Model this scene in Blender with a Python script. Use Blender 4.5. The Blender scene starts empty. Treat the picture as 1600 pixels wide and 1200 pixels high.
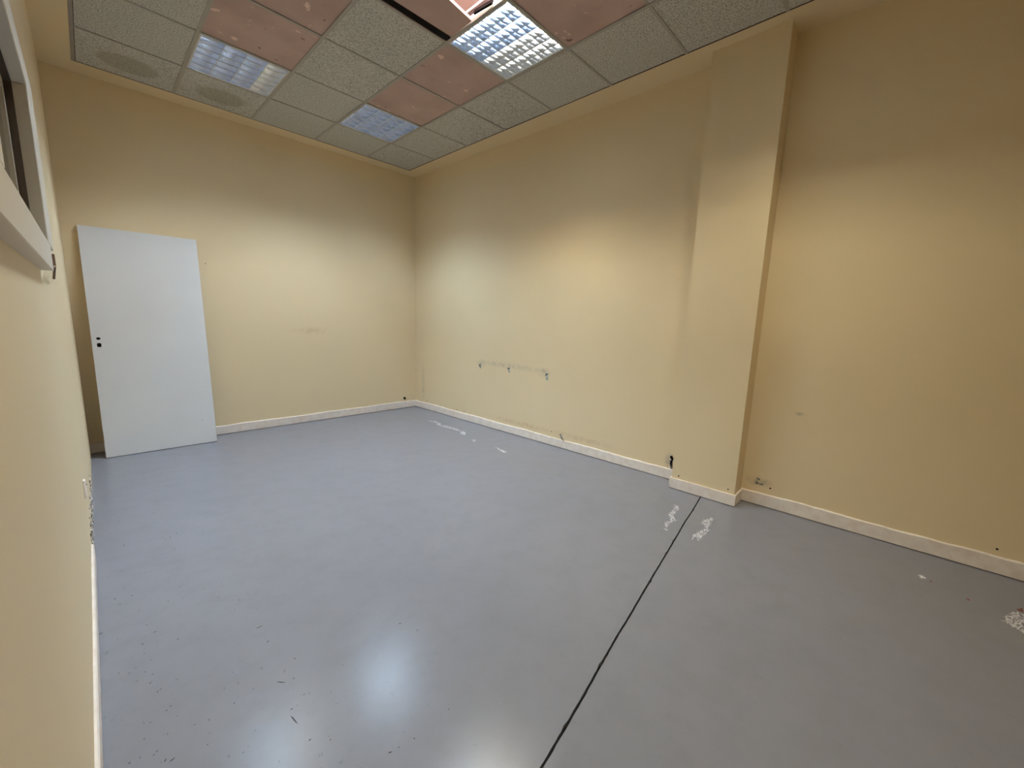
import bpy, bmesh, math, random
from mathutils import Vector, Matrix
random.seed(7)
scene = bpy.context.scene
COL = scene.collection

# ------------------------------------------------------------------ camera
cam_d = bpy.data.cameras.new('camera'); cam = bpy.data.objects.new('camera', cam_d); COL.objects.link(cam)
cam_d.sensor_fit = 'HORIZONTAL'; cam_d.sensor_width = 36.0
cam_d.lens = 630.763 / 1600.0 * 36.0
cam_d.clip_start = 0.01; cam_d.clip_end = 60
rt = Vector((0.69413, -0.719156, 0.031577)); up = Vector((0.090711, 0.130903, 0.987236)); fw = Vector((0.714111, 0.682406, -0.1561))
M = Matrix.Identity(4)
for i in range(3):
    M[i][0] = rt[i]; M[i][1] = up[i]; M[i][2] = -fw[i]
M.translation = Vector((-3.09369, -4.93434, 1.31091))
cam.matrix_world = M
scene.camera = cam

# ------------------------------------------------------------------ world, exposure
world = bpy.data.worlds.new('world'); scene.world = world; world.use_nodes = True
world.node_tree.nodes['Background'].inputs[0].default_value = (0.5, 0.6, 0.7, 1)
world.node_tree.nodes['Background'].inputs[1].default_value = 0.0
vs = scene.view_settings
vs.view_transform = 'Standard'; vs.look = 'None'; vs.exposure = 0.3; vs.gamma = 1.0; vs.use_curve_mapping = False
scene.cycles.max_bounces = 10; scene.cycles.diffuse_bounces = 5; scene.cycles.glossy_bounces = 6
scene.cycles.sample_clamp_indirect = 6.0
TUBE_POWER = 262.0
COOL = (0.60, 0.785, 1.0); WARM = (1.0, 0.93, 0.74)
# the ceiling void: added lamp with no known source, brightens the open panel
pl = bpy.data.lights.new('void_fill_light', 'POINT'); pl.energy = 50; pl.shadow_soft_size = 0.06; pl.color = (1.0, 0.95, 0.92)
plo = bpy.data.objects.new('void_fill_light', pl); plo.location = (-1.45, -3.25, 3.42); COL.objects.link(plo)

# ------------------------------------------------------------------ materials
def mat(name, color, rough=0.5, spec=0.5, metal=0.0):
    m = bpy.data.materials.new(name); m.use_nodes = True
    b = m.node_tree.nodes['Principled BSDF']
    b.inputs['Base Color'].default_value = (*color, 1); b.inputs['Roughness'].default_value = rough
    b.inputs['Specular IOR Level'].default_value = spec; b.inputs['Metallic'].default_value = metal
    return m, m.node_tree.nodes, m.node_tree.links, b

def coords(N, L, kind='Object'):
    tc = N.new('ShaderNodeTexCoord'); return tc.outputs[kind]
def noise(N, L, vec, scale, detail=3.0, rough=0.5, stretch=None):
    n = N.new('ShaderNodeTexNoise'); n.inputs['Scale'].default_value = scale
    n.inputs['Detail'].default_value = detail; n.inputs['Roughness'].default_value = rough
    if stretch:
        mp = N.new('ShaderNodeMapping'); mp.inputs['Scale'].default_value = stretch
        L.new(vec, mp.inputs['Vector']); vec = mp.outputs['Vector']
    L.new(vec, n.inputs['Vector']); return n.outputs['Fac']
def ramp(N, L, fac, a, b, ca=(0, 0, 0, 1), cb=(1, 1, 1, 1)):
    r = N.new('ShaderNodeValToRGB'); r.color_ramp.elements[0].position = a; r.color_ramp.elements[1].position = b
    r.color_ramp.elements[0].color = ca; r.color_ramp.elements[1].color = cb
    L.new(fac, r.inputs['Fac']); return r.outputs['Color']
def mix(N, L, fac, a, b, blend='MIX'):
    x = N.new('ShaderNodeMix'); x.data_type = 'RGBA'; x.blend_type = blend
    for s, v in ((x.inputs['Factor'], fac), (x.inputs[6], a), (x.inputs[7], b)):
        if isinstance(v, (int, float)): s.default_value = v
        elif isinstance(v, tuple): s.default_value = (*v, 1) if len(v) == 3 else v
        else: L.new(v, s)
    return x.outputs[2]
def math_n(N, L, op, a, b=None, c=None):
    x = N.new('ShaderNodeMath'); x.operation = op
    for i, v in enumerate((a, b, c)):
        if v is None: continue
        if isinstance(v, (int, float)): x.inputs[i].default_value = v
        else: L.new(v, x.inputs[i])
    return x.outputs[0]
def bump(N, L, b, h, strength, dist):
    x = N.new('ShaderNodeBump'); x.inputs['Strength'].default_value = strength; x.inputs['Distance'].default_value = dist
    L.new(h, x.inputs['Height']); L.new(x.outputs['Normal'], b.inputs['Normal'])
def blob(N, L, vec, centre, radii):
    """soft elliptical mask around a point: 1 in the middle, 0 outside"""
    s = N.new('ShaderNodeVectorMath'); s.operation = 'SUBTRACT'; L.new(vec, s.inputs[0]); s.inputs[1].default_value = centre
    d = N.new('ShaderNodeVectorMath'); d.operation = 'DIVIDE'; L.new(s.outputs[0], d.inputs[0]); d.inputs[1].default_value = radii
    l = N.new('ShaderNodeVectorMath'); l.operation = 'LENGTH'; L.new(d.outputs[0], l.inputs[0])
    mr = N.new('ShaderNodeMapRange'); mr.interpolation_type = 'SMOOTHSTEP'
    mr.inputs['From Min'].default_value = 1.0; mr.inputs['From Max'].default_value = 0.0
    L.new(l.outputs['Value'], mr.inputs['Value']); return mr.outputs['Result']

WALL_COL = (0.80, 0.65, 0.41)
def wall_mat(name, stains=()):
    m, N, L, b = mat(name, WALL_COL, 0.5, 0.35)
    v = coords(N, L)
    c = mix(N, L, noise(N, L, v, 1.3, 4), tuple(x * 0.95 for x in WALL_COL), tuple(min(1, x * 1.04) for x in WALL_COL))
    for centre, radii, colr, amt in stains:
        f = math_n(N, L, 'MULTIPLY', blob(N, L, v, centre, radii), amt)
        f = math_n(N, L, 'MULTIPLY', f, ramp(N, L, noise(N, L, v, 22, 4), 0.3, 0.65))
        c = mix(N, L, f, c, colr)
    L.new(c, b.inputs['Base Color'])
    bump(N, L, b, noise(N, L, v, 160, 3), 0.12, 0.002)
    return m
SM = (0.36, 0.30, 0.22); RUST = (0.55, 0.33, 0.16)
m_wall_back = wall_mat('cream_paint_back', [((-1.25, 0.19, 1.11), (0.30, 0.5, 0.07), RUST, 0.35)])
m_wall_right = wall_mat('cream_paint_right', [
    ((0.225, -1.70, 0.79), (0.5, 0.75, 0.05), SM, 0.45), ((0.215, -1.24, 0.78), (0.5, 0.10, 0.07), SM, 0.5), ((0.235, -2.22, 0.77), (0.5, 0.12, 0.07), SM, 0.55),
    ((0.23, -1.95, 0.145), (0.5, 0.75, 0.045), RUST, 0.5), ((0.24, -2.75, 0.15), (0.5, 0.55, 0.05), RUST, 0.35),
    ((0.262, -3.63, 0.16), (0.5, 0.07, 0.10), SM, 0.8), ((0.275, -4.30, 0.18), (0.5, 0.12, 0.05), SM, 0.8),
    ((0.19, -0.02, 0.35), (0.5, 0.06, 0.4), SM, 0.35), ((0.278, -4.49, 0.73), (0.5, 0.05, 0.02), SM, 0.7)])
m_wall = wall_mat('cream_paint')
m_plaster_margin = wall_mat('cream_paint_ceiling')

# floor paint
m_floor, N, L, b = mat('grey_floor_paint', (0.32, 0.335, 0.37), 0.22, 0.32)
v = coords(N, L)
c = mix(N, L, noise(N, L, v, 0.9, 5), (0.205, 0.204, 0.225), (0.25, 0.248, 0.275))
c = mix(N, L, math_n(N, L, 'MULTIPLY', ramp(N, L, noise(N, L, v, 7, 6, 0.65), 0.45, 0.75), 0.35), c, (0.18, 0.18, 0.19))
# dirt specks, thicker along the partition wall
sx = N.new('ShaderNodeSeparateXYZ'); L.new(v, sx.inputs[0])
mr = N.new('ShaderNodeMapRange'); L.new(sx.outputs['X'], mr.inputs['Value'])
mr.inputs['From Min'].default_value = -2.3; mr.inputs['From Max'].default_value = -3.2; mr.inputs['To Min'].default_value = 0.15
sp = ramp(N, L, noise(N, L, v, 60, 2, 0.5, (1.0, 0.55, 1.0)), 0.69, 0.74)
c = mix(N, L, math_n(N, L, 'MULTIPLY', sp, math_n(N, L, 'MULTIPLY', mr.outputs['Result'], 0.75)), c, (0.09, 0.09, 0.095))
L.new(c, b.inputs['Base Color'])
rr = N.new('ShaderNodeMapRange'); L.new(noise(N, L, v, 5, 6, 0.6), rr.inputs['Value'])
rr.inputs['To Min'].default_value = 0.20; rr.inputs['To Max'].default_value = 0.262
L.new(rr.outputs['Result'], b.inputs['Roughness'])
bump(N, L, b, noise(N, L, v, 14, 6, 0.6), 0.10, 0.004)

m_joint = mat('joint_filler', (0.010, 0.007, 0.007), 0.9, 0.1)[0]
m_base, N, L, b = mat('baseboard_paint', (0.78, 0.69, 0.60), 0.4, 0.4)
v = coords(N, L)
L.new(mix(N, L, ramp(N, L, noise(N, L, v, 18, 5), 0.35, 0.75), (0.88, 0.80, 0.72), (0.78, 0.67, 0.57)), b.inputs['Base Color'])
bump(N, L, b, noise(N, L, v, 30, 4), 0.2, 0.004)
m_door, N, L, b = mat('door_white', (0.72, 0.72, 0.72), 0.42, 0.4)
v = coords(N, L)
L.new(mix(N, L, noise(N, L, v, 2.5, 4), (0.68, 0.68, 0.68), (0.75, 0.75, 0.75)), b.inputs['Base Color'])
m_door_edge = mat('door_edge', (0.62, 0.52, 0.40), 0.5)[0]
m_smear, N, L, b = mat('white_smear', (0.62, 0.61, 0.63), 0.8, 0.2)
m_rust = mat('red_chip', (0.16, 0.05, 0.04), 0.8, 0.2)[0]
m_scuff = mat('dark_scuff', (0.035, 0.033, 0.035), 0.6, 0.3)[0]
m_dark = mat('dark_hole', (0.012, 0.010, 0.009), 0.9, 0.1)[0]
m_brown = mat('bare_wood', (0.13, 0.065, 0.03), 0.7, 0.2)[0]
m_teal = mat('old_paint_patch', (0.62, 0.66, 0.58), 0.6, 0.2)[0]
m_metal_grey = mat('dull_metal', (0.20, 0.21, 0.20), 0.45, 0.5, 0.6)[0]
m_frame, N, L, b = mat('window_paint', (0.72, 0.64, 0.52), 0.45, 0.4)
m_gasket = mat('gasket', (0.075, 0.055, 0.038), 0.7, 0.2)[0]
m_plaster, N, L, b = mat('crumbled_plaster', (0.55, 0.5, 0.44), 0.9, 0.1)
v = coords(N, L)
L.new(ramp(N, L, noise(N, L, v, 45, 4), 0.35, 0.62, (0.10, 0.075, 0.05, 1), (0.72, 0.68, 0.62, 1)), b.inputs['Base Color'])
m_glass, N, L, b = mat('window_glass', (0.9, 0.95, 0.93), 0.02, 0.5)
b.inputs['Transmission Weight'].default_value = 1.0; b.inputs['IOR'].default_value = 1.45

# ceiling
def tile_mat(name, stain):
    m, N, L, b = mat(name, (0.60, 0.585, 0.53), 0.9, 0.1)
    v = coords(N, L)
    oi = N.new('ShaderNodeObjectInfo')
    off = N.new('ShaderNodeVectorMath'); off.operation = 'ADD'; L.new(v, off.inputs[0])
    sc = N.new('ShaderNodeVectorMath'); sc.operation = 'SCALE'; sc.inputs[0].default_value = (37, 19, 11); L.new(oi.outputs['Random'], sc.inputs['Scale'])
    L.new(sc.outputs[0], off.inputs[1]); w = off.outputs[0]
    pits = ramp(N, L, noise(N, L, w, 105, 4, 0.65), 0.38, 0.54)
    c = mix(N, L, pits, (0.22, 0.21, 0.18), (0.64, 0.62, 0.56))
    c = mix(N, L, math_n(N, L, 'MULTIPLY', noise(N, L, w, 3, 2), 0.6), c, (0.56, 0.54, 0.48))
    if stain:
        f = math_n(N, L, 'MULTIPLY', blob(N, L, v, (0.0, 0.03, 0), (0.26, 0.21, 0.2)), 0.9)
        f = ramp(N, L, f, 0.12, 0.30)
        c = mix(N, L, math_n(N, L, 'MULTIPLY', f, 0.55), c, (0.33, 0.29, 0.20))
    L.new(c, b.inputs['Base Color'])
    bump(N, L, b, noise(N, L, w, 95, 4, 0.6), 0.5, 0.004)
    return m
m_tile = tile_mat('fissured_tile', False); m_tile_stain = tile_mat('fissured_tile_stained', True)
m_pink, N, L, b = mat('pink_tile', (0.5, 0.32, 0.28), 0.9, 0.1)
v = coords(N, L); oi = N.new('ShaderNodeObjectInfo')
off = N.new('ShaderNodeVectorMath'); off.operation = 'ADD'; L.new(v, off.inputs[0])
sc = N.new('ShaderNodeVectorMath'); sc.operation = 'SCALE'; sc.inputs[0].default_value = (17, 29, 13); L.new(oi.outputs['Random'], sc.inputs['Scale'])
L.new(sc.outputs[0], off.inputs[1]); w = off.outputs[0]
c = mix(N, L, ramp(N, L, noise(N, L, w, 3.5, 3), 0.35, 0.7), (0.56, 0.40, 0.345), (0.46, 0.33, 0.28))
c = mix(N, L, ramp(N, L, noise(N, L, w, 9, 3, 0.5), 0.66, 0.72), c, (0.80, 0.60, 0.52))
c = mix(N, L, ramp(N, L, noise(N, L, w, 13, 2, 0.5, (1, 1, 2.0)), 0.70, 0.76), c, (0.20, 0.13, 0.10))
L.new(c, b.inputs['Base Color'])
m_slab = mat('pink_plaster_slab', (0.82, 0.60, 0.54), 0.9, 0.1)[0]
m_tee = mat('tee_bar_paint', (0.40, 0.37, 0.32), 0.5, 0.3)[0]
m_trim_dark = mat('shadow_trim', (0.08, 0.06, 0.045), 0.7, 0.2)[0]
m_trim_grey = mat('edge_trim_grey', (0.34, 0.30, 0.26), 0.6, 0.3)[0]
m_housing = mat('luminaire_white', (0.80, 0.82, 0.84), 0.45, 0.4)[0]
m_lframe = mat('luminaire_frame', (0.62, 0.60, 0.55), 0.4, 0.4)[0]
m_alu = mat('louvre_aluminium', (0.82, 0.855, 0.92), 0.10, 0.5, 1.0)[0]
def tube_mat(name, colr):
    m = bpy.data.materials.new(name); m.use_nodes = True; N = m.node_tree.nodes; L = m.node_tree.links
    N.remove(N['Principled BSDF']); e = N.new('ShaderNodeEmission'); e.inputs[0].default_value = (*colr, 1); e.inputs[1].default_value = TUBE_POWER
    L.new(e.outputs[0], N['Material Output'].inputs[0]); return m
m_off = mat('tube_off', (0.75, 0.75, 0.75), 0.3)[0]
m_cool = tube_mat('tube_cool', COOL); m_warm = tube_mat('tube_warm', WARM)

# ------------------------------------------------------------------ mesh helpers
def box(bm, x0, x1, y0, y1, z0, z1):
    vs_ = [bm.verts.new((x, y, z)) for z in (z0, z1) for x, y in ((x0, y0), (x1, y0), (x1, y1), (x0, y1))]
    for f in ((3, 2, 1, 0), (4, 5, 6, 7), (0, 1, 5, 4), (1, 2, 6, 5), (2, 3, 7, 6), (3, 0, 4, 7)):
        bm.faces.new([vs_[i] for i in f])
def prism(bm, pts, z0, z1):
    """closed polygon footprint (counter-clockwise) raised from z0 to z1"""
    lo = [bm.verts.new((x, y, z0)) for x, y in pts]; hi = [bm.verts.new((x, y, z1)) for x, y in pts]
    bm.faces.new(lo[::-1]); bm.faces.new(hi)
    for i in range(len(pts)):
        j = (i + 1) % len(pts); bm.faces.new((lo[i], lo[j], hi[j], hi[i]))
def extrude_profile(bm, prof, a, b_, out):
    """profile points (d, z) swept along the floor line a->b, d measured along unit vector out"""
    rings = []
    for p in (a, b_):
        rings.append([bm.verts.new((p[0] + out[0] * d, p[1] + out[1] * d, z)) for d, z in prof])
    n = len(prof)
    for i in range(n):
        j = (i + 1) % n; bm.faces.new((rings[0][i], rings[0][j], rings[1][j], rings[1][i]))
    bm.faces.new(rings[0][::-1]); bm.faces.new(rings[1])
def tube(bm, pts, r, seg=8):
    rings = []
    for i, p in enumerate(pts):
        p = Vector(p); t = (Vector(pts[min(i + 1, len(pts) - 1)]) - Vector(pts[max(i - 1, 0)])).normalized()
        a = t.orthogonal().normalized(); c = t.cross(a)
        rings.append([bm.verts.new(p + (a * math.cos(k * math.tau / seg) + c * math.sin(k * math.tau / seg)) * r) for k in range(seg)])
    for A, B in zip(rings, rings[1:]):
        for k in range(seg): bm.faces.new((A[k], A[(k + 1) % seg], B[(k + 1) % seg], B[k]))
    bm.faces.new(rings[0][::-1]); bm.faces.new(rings[-1])
def mesh(name, bm, m):
    bmesh.ops.recalc_face_normals(bm, faces=bm.faces[:])
    me = bpy.data.meshes.new(name); bm.to_mesh(me); bm.free()
    if m: me.materials.append(m)
    return me
def obj(name, data, parent=None, loc=(0, 0, 0), rot=(0, 0, 0)):
    o = bpy.data.objects.new(name, data); COL.objects.link(o); o.location = loc; o.rotation_euler = rot
    if parent: o.parent = parent
    return o
def build(name, bm, m, parent=None, loc=(0, 0, 0), rot=(0, 0, 0)): return obj(name, mesh(name, bm, m), parent, loc, rot)
def structure(o, label=None):
    o['kind'] = 'structure'
    if label: o['label'] = label
    return o
def tag(o, label, cat, group=None):
    o['label'] = label; o['category'] = cat
    if group: o['group'] = group
    return o
def smooth(o):
    for p in o.data.polygons: p.use_smooth = True

# ------------------------------------------------------------------ room shell
H = 3.1992; TOP = 3.62; REAR = -6.25; T = 0.12
wr = lambda y: 0.1907 - 0.0195 * y          # right wall
wb = lambda x: 0.1749 - 0.0129 * x          # back wall
wl = lambda y: -3.187 + 0.0011 * y          # partition
BR = (0.1873, wb(0.1873)); BL = (-3.1868, wb(-3.1868)); RR = (wr(REAR), REAR); RL = (wl(REAR), REAR)

bm = bmesh.new(); prism(bm, [BL, BR, (BR[0] + T, BR[1]), (BR[0] + T, BR[1] + T), (BL[0] - T, BL[1] + T), (BL[0] - T, BL[1])], 0, TOP)
wall_back = structure(build('wall_back', bm, m_wall_back), 'cream painted back wall behind the leaning door')
bm = bmesh.new(); prism(bm, [BR, RR, (RR[0] + T, RR[1]), (BR[0] + T, BR[1])], 0, TOP)
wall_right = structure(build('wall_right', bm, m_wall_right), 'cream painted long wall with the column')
bm = bmesh.new(); prism(bm, [(RL[0] - T, REAR - T), (RR[0] + T, REAR - T), (RR[0] + T, REAR), (RL[0] - T, REAR)], 0, TOP)
structure(build('wall_rear', bm, m_wall), 'cream painted wall behind the viewer')
# partition with the window opening
WZ0, WZ1, WY0, WY1 = 1.495, 2.005, -5.20, -2.83
bm = bmesh.new()
def lw(y0, y1, z0, z1): prism_l(bm, y0, y1, z0, z1)
def prism_l(bm, y0, y1, z0, z1):
    prism(bm, [(wl(y0) - T, y0), (wl(y0), y0), (wl(y1), y1), (wl(y1) - T, y1)], z0, z1)
lw(REAR, BL[1], 0, WZ0); lw(REAR, BL[1], WZ1, TOP); lw(REAR, WY0, WZ0, WZ1); lw(WY1, BL[1], WZ0, WZ1)
wall_left = structure(build('wall_left', bm, m_wall), 'cream painted partition wall with the interior window')

# floor: two painted slabs either side of an open joint
joint = [(0.45, -3.905), (-0.035, -3.981), (-0.25, -4.013), (-0.405, -4.032), (-0.585, -4.061), (-0.84, -4.101), (-1.134, -4.145), (-1.326, -4.175),
         (-1.558, -4.212), (-1.64, -4.223), (-1.815, -4.252), (-2.043, -4.291), (-2.28, -4.328), (-2.75, -4.40), (-3.35, -4.49)]
fine = []
for (x0, y0), (x1, y1) in zip(joint, joint[1:]):
    n = max(1, int(abs(x1 - x0) / 0.02))
    fine += [(x0 + (x1 - x0) * k / n, y0 + (y1 - y0) * k / n) for k in range(n)]
fine.append(joint[-1])
def jag(side):
    out = []
    for i, (x, y) in enumerate(fine):
        wdt = 0.0036 + 0.0014 * random.random() + (0.0045 * random.random() if random.random() < 0.08 else 0)
        out.append((x, y + side * wdt))
    return out
XL, XR, YB = -3.35, 0.45, 0.35
bm = bmesh.new(); box(bm, XL, XR, REAR - T, YB, -0.08, -0.016)
floor = structure(build('floor', bm, m_joint), 'grey painted concrete floor')
far = jag(+1); near = jag(-1)
bm = bmesh.new(); prism(bm, [(XL, YB)] + far[::-1] + [(XR, YB)], -0.016, 0.0)
build('floor_slab', bm, m_floor, floor)
bm = bmesh.new(); prism(bm, [(XR, REAR - T), ] + near + [(XL, REAR - T)], -0.016, 0.0)
build('floor_slab', bm, m_floor, floor)

# column on the long wall
CY0, CY1, CD = -3.7236, -4.1876, 0.1715
cx0, cx1 = wr(CY0) - CD, wr(CY1) - CD
bm = bmesh.new(); prism(bm, [(cx0, CY0), (cx1, CY1), (wr(CY1) + 0.02, CY1), (wr(CY0) + 0.02, CY0)], 0, TOP)
column = structure(build('wall_column', bm, m_wall), 'cream painted column standing out from the long wall')

# baseboards: slightly wavy painted tops
def baseboard(name, a, b_, out, h, label, thick=0.012):
    bm = bmesh.new(); ln = math.dist(a, b_); n = max(2, int(ln / 0.05)); rings = []
    for k in range(n + 1):
        t = k / n; px, py = a[0] + (b_[0] - a[0]) * t, a[1] + (b_[1] - a[1]) * t
        hh = h + random.uniform(-1, 1) * 0.0022 + 0.003 * math.sin(k * 0.37 + h * 50)
        prof = [(-0.004, 0.006), (thick, 0.006), (thick, hh - 0.006), (thick - 0.004, hh), (-0.004, hh + 0.001)]
        rings.append([bm.verts.new((px + out[0] * d, py + out[1] * d, z)) for d, z in prof])
    m_ = len(rings[0])
    for A, B in zip(rings, rings[1:]):
        for i in range(m_): bm.faces.new((A[i], A[(i + 1) % m_], B[(i + 1) % m_], B[i]))
    bm.faces.new(rings[0]); bm.faces.new(rings[-1])
    return structure(build(name, bm, m_base), label)
rn = Vector((-1, -0.0195)).normalized()
baseboard('baseboard_back', (BL[0] + 0.001, BL[1]), BR, (0, -1), 0.095, 'white painted baseboard along the back wall')
baseboard('baseboard_right', BR, (wr(CY0), CY0), rn, 0.092, 'white painted baseboard between corner and column')
baseboard('baseboard_near', (wr(CY1), CY1), RR, rn, 0.098, 'white painted baseboard on the viewer\'s side of the column')
baseboard('baseboard_left', RL, (wl(-2.03), -2.03), (1, 0), 0.09, 'white painted baseboard along the partition wall', 0.0105)
bm = bmesh.new()
t_ = 0.013
for pts, hh in ((( (cx0 - t_, CY0 + t_), (cx1 - t_, CY1 - t_), (cx1, CY1 - t_), (cx0, CY0 + t_)), 0.088), (((cx1 - 0.002, CY1 - t_), (wr(CY1) - 0.013, CY1 - t_), (wr(CY1) - 0.013, CY1), (cx1 - 0.002, CY1)), 0.088),
                (((cx0 - 0.002, CY0 + t_), (cx0 - 0.002, CY0), (wr(CY0) - 0.013, CY0), (wr(CY0) - 0.013, CY0 + t_)), 0.088)):
    prism(bm, list(pts), 0.006, hh)
structure(build('baseboard_column', bm, m_base), 'white painted baseboard wrapped round the column foot')

# ------------------------------------------------------------------ suspended ceiling
c_line = [0.0] + [-0.5904 - 0.6 * i for i in range(5)]        # 0, c1..c5
r_line = [0.0] + [-0.5782 - 0.6 * i for i in range(10)]       # 0, r1..r10
GX0, GY0 = c_line[5], r_line[9]
# plaster margin round the tile field
bm = bmesh.new()
z0, z1 = H - 0.001, H + 0.02
prism(bm, [(0, 0), (0, GY0), (wr(GY0), GY0), BR], z0, z1)
prism(bm, [(GX0 - 0.012, 0), (0, 0), BR, BL], z0, z1)
prism(bm, [(GX0 - 0.012, 0), BL, (wl(GY0), GY0), (GX0 - 0.012, GY0)], z0, z1)
prism(bm, [(wl(GY0), GY0), RL, RR, (wr(GY0), GY0)], z0, z1)
ceiling = structure(build('ceiling', bm, m_plaster_margin), 'suspended tile ceiling with a cream plaster margin')
bm = bmesh.new(); box(bm, BL[0] - T, RR[0] + T, REAR - T, BL[1] + T, TOP, TOP + 0.1)
structure(build('ceiling_slab', bm, m_slab), 'pink plastered slab above the open ceiling panel')
# edge trims
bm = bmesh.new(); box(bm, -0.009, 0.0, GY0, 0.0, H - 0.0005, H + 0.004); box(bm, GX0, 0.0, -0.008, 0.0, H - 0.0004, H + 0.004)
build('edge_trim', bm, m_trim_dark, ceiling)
bm = bmesh.new(); box(bm, GX0 - 0.014, GX0 + 0.007, GY0, 0.0, H - 0.0030, H + 0.003)
build('edge_trim', bm, m_trim_grey, ceiling)
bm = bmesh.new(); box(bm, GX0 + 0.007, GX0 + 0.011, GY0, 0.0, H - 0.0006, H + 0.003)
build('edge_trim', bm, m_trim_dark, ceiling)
# tee bars
def tee(bm, ln, wd=0.024):
    box(bm, -wd / 2, wd / 2, 0, ln, -0.0022, 0.0); box(bm, -0.0015, 0.0015, 0, ln, 0.0, 0.03)
for i in range(1, 5):
    bm = bmesh.new(); tee(bm, -GY0); build('main_tee', bm, m_tee, ceiling, (c_line[i], GY0, H - 0.0008))
tee_data = {}
for j in range(1, 10):
    for i in range(5):
        xr, xl = c_line[i], c_line[i + 1]
        ln = round(xr - xl - (0.0125 if i in (0, 4) else 0.025), 4)
        if ln not in tee_data:
            bm = bmesh.new(); tee(bm, ln, 0.020); tee_data[ln] = mesh('cross_tee', bm, m_tee)
        obj('cross_tee', tee_data[ln], ceiling, (xr - (0 if i == 0 else 0.0125), r_line[j], H - 0.0005), (0, 0, math.pi / 2))
# tiles
LIGHTS = {(1, 1): 'cccc', (1, 4): 'ccww', (3, 1): 'cccw', (3, 4): 'cccc', (1, 7): 'owow', (3, 7): 'wowo'}
PINK = {(1, 2), (1, 3), (1, 5), (3, 2), (3, 3)}
STAIN = {(4, 0), (3, 0)}
OPEN = {(2, 4)}
tile_data = {}
def tile_mesh(w, d, m, name):
    key = (round(w, 3), round(d, 3), m.name)
    if key not in tile_data:
        bm = bmesh.new(); box(bm, -w / 2, w / 2, -d / 2, d / 2, 0.0, 0.016)
        bmesh.ops.bevel(bm, geom=[e for e in bm.edges if all(v.co.z < 0.001 for v in e.verts)], offset=0.003, segments=1, affect='EDGES')
        tile_data[key] = mesh(name, bm, m)
    return tile_data[key]
for i in range(5):
    for j in range(9):
        if (i, j) in LIGHTS or (i, j) in OPEN: continue
        x1, x0, y1, y0 = c_line[i], c_line[i + 1], r_line[j], r_line[j + 1]
        g = 0.006
        w, d = x1 - x0 - g, y1 - y0 - g
        pink = (i, j) in PINK
        m = m_pink if pink else (m_tile_stain if (i, j) in STAIN else m_tile)
        name = 'pink_tile' if pink else 'ceiling_tile'
        rot = (0, 0, 0); dz = random.uniform(0.0005, 0.0025)
        if (i, j) == (1, 5): rot = (math.radians(-0.7), math.radians(0.9), math.radians(0.4)); dz = 0.007
        elif pink: rot = (0, 0, math.radians(random.uniform(-0.25, 0.25))); dz = 0.003
        o = obj(name, tile_mesh(w, d, m, name), ceiling, ((x0 + x1) / 2, (y0 + y1) / 2, H + dz), rot)
        if pink: o['label'] = 'bare pink ceiling panel'
        elif (i, j) in STAIN: o['label'] = 'ceiling tile with a damp stain'
# displaced half panel in the open cell and a loose lath
bm = bmesh.new()
prism(bm, [(-1.786, -2.438), (-1.786, -2.705), (-1.42, -2.700), (-1.205, -2.668), (-1.200, -2.448)], 0.0, 0.018)
o = build('pink_tile', bm, m_pink, ceiling, (0, 0, H + 0.006)); o['label'] = 'broken pink panel left in the open cell'
bm = bmesh.new(); box(bm, -1.786, -1.200, -2.437, -2.391, 0.003, 0.022); build('gap_shade_strip', bm, m_dark, ceiling, (0, 0, H))  # near-black strip stands in for shade in the gap beside the panel
bm = bmesh.new(); box(bm, -0.006, 0.006, -0.075, 0.075, 0, 0.028)
o = build('loose_lath', bm, m_joint, ceiling, (-1.228, -2.80, H + 0.004), (0, math.radians(20), math.radians(6)))

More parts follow.
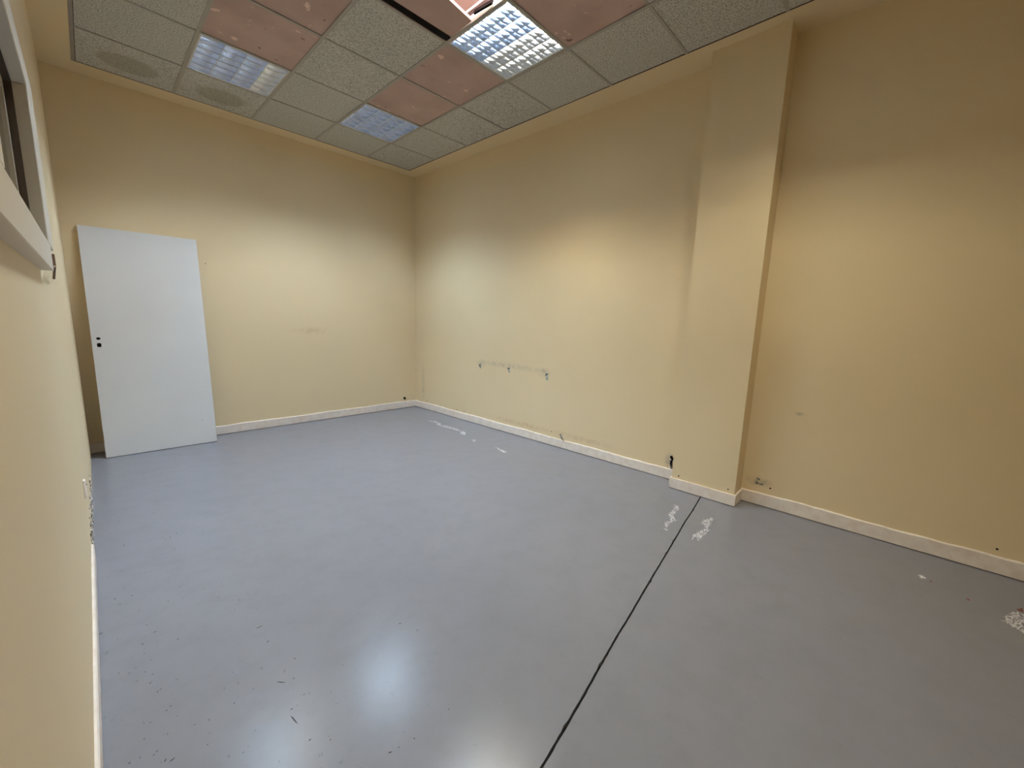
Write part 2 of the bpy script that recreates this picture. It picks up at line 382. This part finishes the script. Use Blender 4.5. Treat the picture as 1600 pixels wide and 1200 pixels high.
# ------------------------------------------------------------------ recessed louvre lights
S2 = 0.2975
def wedge(bm, ax, pos, a, b_, z0, z1, w0, w1):
    """louvre blade along axis ax at pos, from a to b_, half widths w0 at the lower edge and w1 at the upper"""
    zs = [(z0, w0), (z0 + (z1 - z0) * 0.45, w0 + (w1 - w0) * 0.28), (z1, w1)]
    prof = [(-w, z) for z, w in zs] + [(w, z) for z, w in reversed(zs)]
    rings = []
    for t in (a, b_):
        rings.append([bm.verts.new((pos + d, t, z) if ax == 'y' else (t, pos + d, z)) for d, z in prof])
    n = len(prof)
    for i in range(n): bm.faces.new((rings[0][i], rings[0][(i + 1) % n], rings[1][(i + 1) % n], rings[1][i]))
    bm.faces.new(rings[0]); bm.faces.new(rings[1])
def fixture_meshes():
    D = {}
    bm = bmesh.new(); t = 0.003; i = S2 - 0.012; z1 = 0.112
    box(bm, -i, i, -i, i, z1, z1 + t)
    box(bm, -i - t, -i, -i, i, 0.001, z1 + t); box(bm, i, i + t, -i, i, 0.001, z1 + t)
    box(bm, -i - t, i + t, -i - t, -i, 0.001, z1 + t); box(bm, -i - t, i + t, i, i + t, 0.001, z1 + t)
    D['housing'] = mesh('housing', bm, m_housing)
    bm = bmesh.new(); o_, n_ = S2 - 0.001, S2 - 0.020
    box(bm, -o_, -n_, -o_, o_, 0, 0.004); box(bm, n_, o_, -o_, o_, 0, 0.004); box(bm, -n_, n_, -o_, -n_, 0, 0.004); box(bm, -n_, n_, n_, o_, 0, 0.004)
    D['frame'] = mesh('frame', bm, m_lframe)
    for k, m in (('c', m_cool), ('w', m_warm), ('o', m_off)):
        bm = bmesh.new(); tube(bm, [(0, -0.27, 0), (0, 0.27, 0)], 0.013, 12); D['tube' + k] = mesh('lamp_tube', bm, m)
    bm = bmesh.new(); wedge(bm, 'y', 0, -0.278, 0.278, 0.001, 0.094, 0.0024, 0.0155); D['long'] = mesh('louvre_blade', bm, m_alu)
    bm = bmesh.new(); wedge(bm, 'x', 0, -0.278, 0.278, 0.002, 0.067, 0.0022, 0.0112); D['cross'] = mesh('louvre_blade', bm, m_alu)
    return D
FX = fixture_meshes()
def ceiling_light(i, j, kinds, label):
    cx, cy = (c_line[i] + c_line[i + 1]) / 2, (r_line[j] + r_line[j + 1]) / 2
    e = bpy.data.objects.new('ceiling_light', None); COL.objects.link(e); e.location = (cx, cy, H + 0.0005); e.empty_display_size = 0.1
    tag(e, label, 'ceiling light', 'recessed louvre lights in the ceiling')
    obj('housing', FX['housing'], e); obj('frame', FX['frame'], e)
    for k in range(4): obj('lamp_tube', FX['tube' + kinds[k]], e, (-0.2085 + 0.139 * k, 0, 0.084))
    for k in range(5): obj('louvre_blade', FX['long'], e, (-0.278 + 0.139 * k, 0, 0))
    for k in range(7): obj('louvre_blade', FX['cross'], e, (0, -0.278 + 0.5560 / 6 * k, 0))
    return e
ceiling_light(1, 1, LIGHTS[(1, 1)], 'small-looking all blue louvre light by the far corner of the ceiling')
ceiling_light(1, 4, LIGHTS[(1, 4)], 'half blue, half warm white louvre light beside the open ceiling panel')
ceiling_light(3, 1, LIGHTS[(3, 1)], 'louvre light above the leaning door with one warm tube of four')
ceiling_light(3, 4, LIGHTS[(3, 4)], 'louvre light overhead, above the upper edge of the picture')

ceiling_light(1, 7, LIGHTS[(1, 7)], 'louvre light overhead near the column, out of the picture')
ceiling_light(3, 7, LIGHTS[(3, 7)], 'louvre light overhead beside the interior window, out of the picture')

# ------------------------------------------------------------------ interior window in the partition
XW = -3.187; XF = -3.160
win = bpy.data.objects.new('window_1', None); COL.objects.link(win); win.location = (XW, -3.9, 1.425); structure(win, 'white framed interior window in the partition wall')
def wpart(name, bm, m):
    o = build(name, bm, m); o.parent = win; o.matrix_parent_inverse = Matrix.Translation(-Vector(win.location)); return o
YF, YN = -2.60, -5.45          # outer ends of the casing
ZB, ZT = 1.427, 2.068
I0, I1 = 1.512, 1.975          # opening
J1, J0 = -2.90, -5.12          # opening ends
MU = (-3.925, -4.02)           # mullion
X0 = -3.300
for nm, a in (('sill_board', (XW - 0.02, XF, YN, YF - 0.22, ZB, I0)), ('head_board', (XW - 0.02, XF, YN, YF, I1, ZT)), ('jamb_board', (XW - 0.02, XF, J1, YF, I0, I1)),
              ('jamb_board', (XW - 0.02, XF, YN, J0, I0, I1)), ('mullion', (-3.29, XF, MU[1], MU[0], I0, I1))):
    bm = bmesh.new(); box(bm, *a); bmesh.ops.bevel(bm, geom=bm.edges[:], offset=0.002, segments=1, affect='EDGES'); wpart(nm, bm, m_frame)
for (ya, yb) in ((MU[0], J1), (J0, MU[1])):
    # dark gasket frame, sash behind it and a pane
    bm = bmesh.new(); xa, xb = -3.206, -3.190
    g = 0.006
    for a in ((xa, xb, yb - g, yb + 0.03, I0 - 0.02, I1 + 0.02), (xa, xb, ya - 0.03, ya + g, I0 - 0.02, I1 + 0.02), (xa, xb, ya, yb, I1 - g, I1 + 0.03), (xa, xb, ya, yb, I0 - 0.017, I0 + 0.002)): box(bm, *a)
    wpart('gasket', bm, m_gasket)
    bm = bmesh.new(); xa, xb = -3.245, -3.207; g = 0.03
    for a in ((xa, xb, yb - g, yb + 0.01, I0 - 0.015, I1 + 0.015), (xa, xb, ya - 0.01, ya + g, I0 - 0.015, I1 + 0.015), (xa, xb, ya + g, yb - g, I1 - g, I1 + 0.015), (xa, xb, ya + g, yb - g, I0 - 0.015, I0 + g)): box(bm, *a)
    wpart('sash', bm, m_frame)
    bm = bmesh.new(); box(bm, -3.222, -3.217, ya + 0.02, yb - 0.02, I0 + 0.02, I1 - 0.02); wpart('pane', bm, m_glass)
# torn timber at the end of the sill
bm = bmesh.new()
tube(bm, [(XF - 0.004, -2.60, 1.50), (XF - 0.003, -2.62, 1.455), (XF - 0.004, -2.78, 1.44)], 0.0045, 5)
tube(bm, [(XF - 0.003, -2.62, 1.455), (XF - 0.016, -2.40, 1.42)], 0.004, 5)
wpart('torn_timber', bm, m_brown)
# unlit room behind the window
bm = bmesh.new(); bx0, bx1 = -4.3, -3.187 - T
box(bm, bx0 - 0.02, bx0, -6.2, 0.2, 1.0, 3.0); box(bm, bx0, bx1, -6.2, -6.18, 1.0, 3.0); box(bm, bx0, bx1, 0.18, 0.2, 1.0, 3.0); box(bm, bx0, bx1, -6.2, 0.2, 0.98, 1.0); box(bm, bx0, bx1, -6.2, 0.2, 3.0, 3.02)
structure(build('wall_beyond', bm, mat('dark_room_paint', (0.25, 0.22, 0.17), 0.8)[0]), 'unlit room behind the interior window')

# ------------------------------------------------------------------ leaning door
DW, DH, DT = 0.8021, 1.9969, 0.036
yaw, lean = -0.016, 0.110
ux = Vector((math.cos(yaw), math.sin(yaw), 0)); n_ = Vector((-math.sin(yaw), math.cos(yaw), 0))
dup = Vector((0, 0, 1)) * math.cos(lean) + n_ * math.sin(lean); dback = n_ * math.cos(lean) - Vector((0, 0, 1)) * math.sin(lean)
door = bpy.data.objects.new('door_leaf', None); COL.objects.link(door)
DM = Matrix.Identity(4)
for i in range(3): DM[i][0] = ux[i]; DM[i][1] = dback[i]; DM[i][2] = dup[i]
DM.translation = Vector((-3.0948, -0.0409, 0.0005)) + Vector((0, 0, DT * math.sin(lean)))
door.matrix_world = DM
tag(door, 'white flush door leaf without a handle, leaning against the back wall', 'door')
def circ(cx, cz, rx, rz, n=14, sq=1.0): return [(cx + rx * math.copysign(abs(math.cos(k * math.tau / n)) ** sq, math.cos(k * math.tau / n)), cz + rz * math.copysign(abs(math.sin(k * math.tau / n)) ** sq, math.sin(k * math.tau / n))) for k in range(n)]
bm = bmesh.new()
loops = [[(0.0025, 0.0), (DW - 0.0025, 0.0), (DW - 0.0025, DH - 0.001), (0.0025, DH - 0.001)],
         circ(0.0446, 1.0428, 0.0140, 0.0115), circ(0.0450, 0.9865, 0.0140, 0.018, 16, 0.6), circ(0.0431, 1.1083, 0.003, 0.003, 8), circ(0.0425, 0.9147, 0.003, 0.003, 8)]
edges = []
for lp in loops:
    vs_ = [bm.verts.new((x, 0, z)) for x, z in lp]
    edges += [bm.edges.new((vs_[k], vs_[(k + 1) % len(vs_)])) for k in range(len(vs_))]
bmesh.ops.triangle_fill(bm, use_beauty=True, use_dissolve=False, edges=edges)
ex = bmesh.ops.extrude_face_region(bm, geom=bm.faces[:])
bmesh.ops.translate(bm, verts=[g for g in ex['geom'] if isinstance(g, bmesh.types.BMVert)], vec=(0, DT, 0))
build('panel', bm, m_door, door)
for x0_, x1_ in ((0.0, 0.0025), (DW - 0.0025, DW)):
    bm = bmesh.new(); box(bm, x0_, x1_, 0.0006, DT - 0.0006, 0, DH - 0.001); build('edge_band', bm, m_door_edge, door)
bm = bmesh.new(); box(bm, 0.030, 0.062, 0.010, 0.026, 0.945, 1.075); build('lock_case', bm, m_dark, door)
bm = bmesh.new(); tube(bm, [(0.6965, -0.002, 0.2302), (0.6965, 0.004, 0.2302)], 0.003, 8); build('screw', bm, m_brown, door)

# ------------------------------------------------------------------ wall fixings and damage
def rwall(y, z, off=0.0): return (wr(y) - off, y, z)
for (y, z, h, lab) in ((-1.228, 0.739, 0.030, 'pale wall anchor on the long wall, the one next to the room corner'),
                       (-1.716, 0.744, 0.040, 'pale wall anchor on the long wall, the middle one of three'),
                       (-2.267, 0.734, 0.055, 'pale wall anchor on the long wall, the one next to the column')):
    e = bpy.data.objects.new('wall_anchor', None); COL.objects.link(e); e.location = rwall(y, z)
    tag(e, lab, 'wall anchor', 'three anchors left on the long wall')
    bm = bmesh.new()
    prism(bm, [(-0.004, -0.012), (0.0005, -0.012), (0.0005, 0.012), (-0.004, 0.012)], -h * 0.85, h * 0.75)
    for v_ in bm.verts: v_.co.y *= 1.0 + 0.35 * math.sin(v_.co.z * 90)
    build('backing_patch', bm, m_teal, e)
    bm = bmesh.new(); tube(bm, [(-0.001, 0, h * 0.45), (-0.022, 0.002, h * 0.42)], 0.009, 8); tube(bm, [(-0.022, 0.002, h * 0.42), (-0.024, 0.001, h * 0.05)], 0.006, 8); build('hook', bm, m_metal_grey, e)
    bm = bmesh.new(); tube(bm, [(-0.001, 0, -h * 0.42), (-0.010, 0, -h * 0.42)], 0.007, 8); build('screw', bm, m_metal_grey, e)
# cable stub, plug hole, screws
e = bpy.data.objects.new('cable_stub', None); COL.objects.link(e); e.location = rwall(-2.50, 0.105)
tag(e, 'short brown cable end poking out above the baseboard of the long wall', 'cable')
bm = bmesh.new(); tube(bm, [(0.004, 0.02, 0.035), (-0.014, 0.018, 0.040), (-0.020, 0.0, 0.022), (-0.018, -0.022, -0.004)], 0.0075, 7); o = build('sheath', bm, m_metal_grey, e)
bm = bmesh.new(); tube(bm, [(-0.018, -0.022, -0.004), (-0.016, -0.034, -0.018)], 0.0035, 6); build('core', bm, m_brown, e)
bm = bmesh.new(); tube(bm, [(0, 0, 0), (0, -0.008, 0)], 0.017, 14); tube(bm, [(0.0, -0.008, -0.004), (0.004, -0.014, -0.02)], 0.008, 8)
tag(build('cable_hole', bm, m_dark, None, (-0.002, wb(-0.002), 0.142)), 'black round cable outlet low on the back wall by the corner', 'cable outlet')
def screw(p, axis, lab, r=0.006):
    bm = bmesh.new(); tube(bm, [(0, 0, 0), tuple(Vector(axis) * 0.004)], r, 8)
    return bm
for parent, p, ax, r in ((column, (cx0 + 0.0005, CY0 - 0.055, 0.115), (-1, 0, 0), 0.0055), (column, (cx1 + 0.001, CY1 + 0.045, 0.118), (-1, 0, 0), 0.0055),
                         (wall_right, rwall(-4.375, 0.150), (-1, 0, 0), 0.006), (wall_right, rwall(-5.462, 0.140), (-1, 0, 0), 0.0055), (wall_back, (-2.226, wb(-2.226), 1.775), (0, -1, 0), 0.004),
                         (wall_right, rwall(-0.95, 0.118), (-1, 0, 0), 0.004), (wall_right, rwall(-0.78, 0.112), (-1, 0, 0), 0.004), (wall_right, rwall(-2.36, 0.15), (-1, 0, 0), 0.005)):
    bm = screw(p, ax, '', r); build('screw', bm, m_dark, parent, p)
# broken plaster where the long wall meets the column, and smears beside it
def chips(name, parent, pts, m, size, seed):
    rnd = random.Random(seed); bm = bmesh.new()
    for (x, y, z) in pts:
        mm = Matrix.Translation((x, y, z)) @ Matrix.Rotation(rnd.uniform(0, 6.3), 4, 'X') @ Matrix.Diagonal((0.45, rnd.uniform(0.6, 1.3), rnd.uniform(0.6, 1.6), 1))
        bmesh.ops.create_icosphere(bm, subdivisions=1, radius=size * rnd.uniform(0.6, 1.2), matrix=mm)
    for v_ in bm.verts: v_.co += Vector((rnd.uniform(-1, 1), rnd.uniform(-1, 1), rnd.uniform(-1, 1))) * size * 0.22
    o = build(name, bm, m, parent); o['kind'] = 'stuff'; return o
rnd = random.Random(5)
chips('broken_plaster', wall_right, [(wr(-3.65) - 0.004, -3.648 + rnd.uniform(-0.010, 0.008), 0.118 + k * 0.010) for k in range(10)], m_dark, 0.011, 3)
chips('broken_plaster', wall_right, [(wr(-3.65) - 0.003, -3.640 + rnd.uniform(-0.012, 0.018), 0.085 + k * 0.017) for k in range(9)], m_plaster, 0.009, 4)
chips('broken_plaster', wall_right, [(wr(-4.29) - 0.001, -4.275 - abs(rnd.gauss(0, 0.022)), 0.165 + 0.033 * (k % 2) + rnd.uniform(-.004, .004)) for k in range(14)], m_metal_grey, 0.0055, 6)
chips('broken_plaster', wall_right, [(wr(-0.1) + 0.001, -0.10 + rnd.uniform(-.004, .004), 0.085 + k * 0.008) for k in range(7)], m_brown, 0.006, 8)
# crumbled foot of the partition
pts = []
for k in range(150):
    y = rnd.uniform(-2.02, -1.05); z = abs(rnd.gauss(0, 0.06)); pts.append((wl(y) + 0.001, y, 0.006 + min(z, 0.17)))
o = chips('crumbled_plaster', wall_left, pts, m_plaster, 0.011, 11)
bm = bmesh.new(); prism(bm, [(0, -0.022), (0.009, -0.020), (0.011, 0.018), (0, 0.022)], 0, 0.095)
bmesh.ops.bevel(bm, geom=bm.edges[:], offset=0.002, segments=1, affect='EDGES')
sk = bpy.data.objects.new('socket_cover', None); COL.objects.link(sk); sk.location = (wl(-2.0), -2.0, 0.335)
tag(sk, 'small white cover plate low on the partition wall above the broken plaster', 'cover plate')
build('plate', bm, m_base, sk)
bm = bmesh.new(); tube(bm, [(0.008, 0, 0.07), (0.013, 0, 0.07)], 0.004, 8); build('screw', bm, m_metal_grey, sk)

# ------------------------------------------------------------------ marks on the floor
def flat(pts, z=0.0006):
    bm = bmesh.new(); vs_ = [bm.verts.new((x, y, z)) for x, y in pts]
    es = [bm.edges.new((vs_[k], vs_[(k + 1) % len(vs_)])) for k in range(len(vs_))]
    bmesh.ops.triangle_fill(bm, use_beauty=True, use_dissolve=False, edges=es); return bm
def smear(pts, m, seed, name='plaster_smear', lace=True):
    """ragged dried smear: a broken skin built of many overlapping streaks inside the outline"""
    rnd = random.Random(seed); bm = bmesh.new()
    n = len(pts); cx = sum(p[0] for p in pts) / n; cy = sum(p[1] for p in pts) / n
    xs = [p[0] for p in pts]; ys = [p[1] for p in pts]
    def inside(x, y):
        c = False; j = n - 1
        for i in range(n):
            if (ys[i] > y) != (ys[j] > y) and x < (xs[j] - xs[i]) * (y - ys[i]) / (ys[j] - ys[i]) + xs[i]: c = not c
            j = i
        return c
    area = (max(xs) - min(xs)) * (max(ys) - min(ys)); cnt = int(min(420, max(12, area * 5200)))
    ang0 = math.atan2(0.15, 1)
    for _ in range(int(cnt * 2.2)):
        x, y = rnd.uniform(min(xs), max(xs)), rnd.uniform(min(ys), max(ys))
        if not inside(x, y): continue
        a = ang0 + rnd.gauss(0, 0.7); l = rnd.uniform(0.005, 0.022); w = rnd.uniform(0.0008, 0.0030)
        z = 0.0005 + rnd.random() * 0.0004; ca, sa = math.cos(a), math.sin(a)
        q = [(-l, 0), (-l * .3, -w), (l * .5, -w * .8), (l, 0), (l * .4, w), (-l * .5, w * .7)]
        bm.faces.new([bm.verts.new((x + px * ca - py * sa, y + px * sa + py * ca, z)) for px, py in q])
    o = build(name, bm, m, floor); o['kind'] = 'stuff'; return o
smear([(-0.201, -3.865), (-0.216, -3.91), (-0.288, -3.935), (-0.363, -3.931), (-0.421, -3.963), (-0.419, -3.995), (-0.477, -3.971), (-0.542, -3.97), (-0.603, -3.989), (-0.616, -4.005), (-0.621, -3.982), (-0.585, -3.959), (-0.494, -3.945), (-0.448, -3.948), (-0.405, -3.915), (-0.356, -3.906), (-0.271, -3.905), (-0.228, -3.887)], m_smear, 1)
smear([(-0.211, -4.145), (-0.227, -4.16), (-0.292, -4.161), (-0.332, -4.163), (-0.407, -4.188), (-0.466, -4.188), (-0.529, -4.183), (-0.603, -4.19), (-0.604, -4.181), (-0.56, -4.171), (-0.559, -4.155), (-0.605, -4.155), (-0.597, -4.146), (-0.54, -4.138), (-0.469, -4.149), (-0.419, -4.159), (-0.374, -4.144), (-0.357, -4.121), (-0.294, -4.109), (-0.25, -4.13)], m_smear, 2)
smear([(-0.189, -0.652), (-0.127, -0.761), (-0.132, -0.89), (-0.189, -0.956), (-0.139, -1.044), (-0.141, -1.247), (-0.158, -1.412), (-0.23, -1.476), (-0.243, -1.411), (-0.177, -1.34), (-0.182, -1.176), (-0.218, -0.956), (-0.162, -0.824)], m_smear, 3)
smear([(-0.303, -1.674), (-0.25, -1.699), (-0.319, -1.746)], m_smear, 4)
smear([(-0.276, -2.032), (-0.293, -2.208), (-0.34, -2.219)], m_smear, 5)
smear([(-0.258, -5.438), (-0.129, -5.487), (-0.119, -5.522), (-0.277, -5.60), (-0.34, -5.52)], m_smear, 6)
smear([(-0.054, -5.167), (-0.042, -5.188), (-0.074, -5.191), (-0.082, -5.173)], m_smear, 7)
for pts in ([(-0.152, -5.33), (-0.149, -5.346), (-0.174, -5.341)], [(-0.093, -5.5), (-0.052, -5.525), (-0.1, -5.523)], [(-0.082, -5.205), (-0.077, -5.219), (-0.098, -5.211)]):
    build('paint_chip', flat(pts), m_rust, floor)
for x0_, y0_, x1_, y1_ in [(-2.725, -3.142, -2.695, -3.142), (-2.714, -3.254, -2.703, -3.248), (-2.664, -3.411, -2.657, -3.418), (-2.742, -3.475, -2.719, -3.502), (-2.738, -3.769, -2.728, -3.768), (-2.691, -3.813, -2.685, -3.812), (-2.581, -3.973, -2.569, -3.979), (-2.551, -3.979, -2.547, -3.983), (-2.248, -3.612, -2.242, -3.619), (-2.284, -3.526, -2.27, -3.534), (-2.503, -3.989, -2.498, -3.994), (-2.743, -3.621, -2.734, -3.624), (-2.749, -3.643, -2.742, -3.692), (-3.051, -3.136, -3.045, -3.132), (-3.068, -3.101, -3.063, -3.106), (-3.091, -3.056, -3.085, -3.057), (-3.039, -3.232, -3.032, -3.228), (-3.023, -3.333, -3.016, -3.332), (-3.034, -3.344, -3.028, -3.341), (-2.977, -3.465, -2.972, -3.465), (-3.071, -3.488, -3.065, -3.484), (-3.078, -3.494, -3.073, -3.491), (-3.057, -3.539, -3.051, -3.531), (-3.047, -3.55, -3.032, -3.545), (-2.961, -3.567, -2.956, -3.567), (-2.89, -3.669, -2.885, -3.667), (-3.025, -2.882, -3.013, -2.88), (-3.074, -2.525, -3.065, -2.533), (-3.135, -3.047, -3.13, -3.043), (-2.694, -3.595, -2.687, -3.596), (-2.367, -3.987, -2.362, -3.991), (-2.87, -3.469, -2.866, -3.463),
                           (-3.076, -1.966, -3.064, -1.945), (-3.078, -1.59, -3.072, -1.58), (-2.883, -2.183, -2.877, -2.178), (-2.903, -2.025, -2.895, -2.015)]:
    a = Vector((x0_, y0_)); b2 = Vector((x1_, y1_)); d = (b2 - a); l = d.length; d.normalize(); nn = Vector((-d.y, d.x)); w = min(0.0022, 0.0008 + l * 0.12)
    pts = [a, a + d * l * 0.35 + nn * w, a + d * l * 0.75 + nn * w * 0.7, b2, a + d * l * 0.6 - nn * w, a + d * l * 0.2 - nn * w * 0.8]
    build('scuff_mark', flat([tuple(p) for p in pts]), m_scuff, floor)
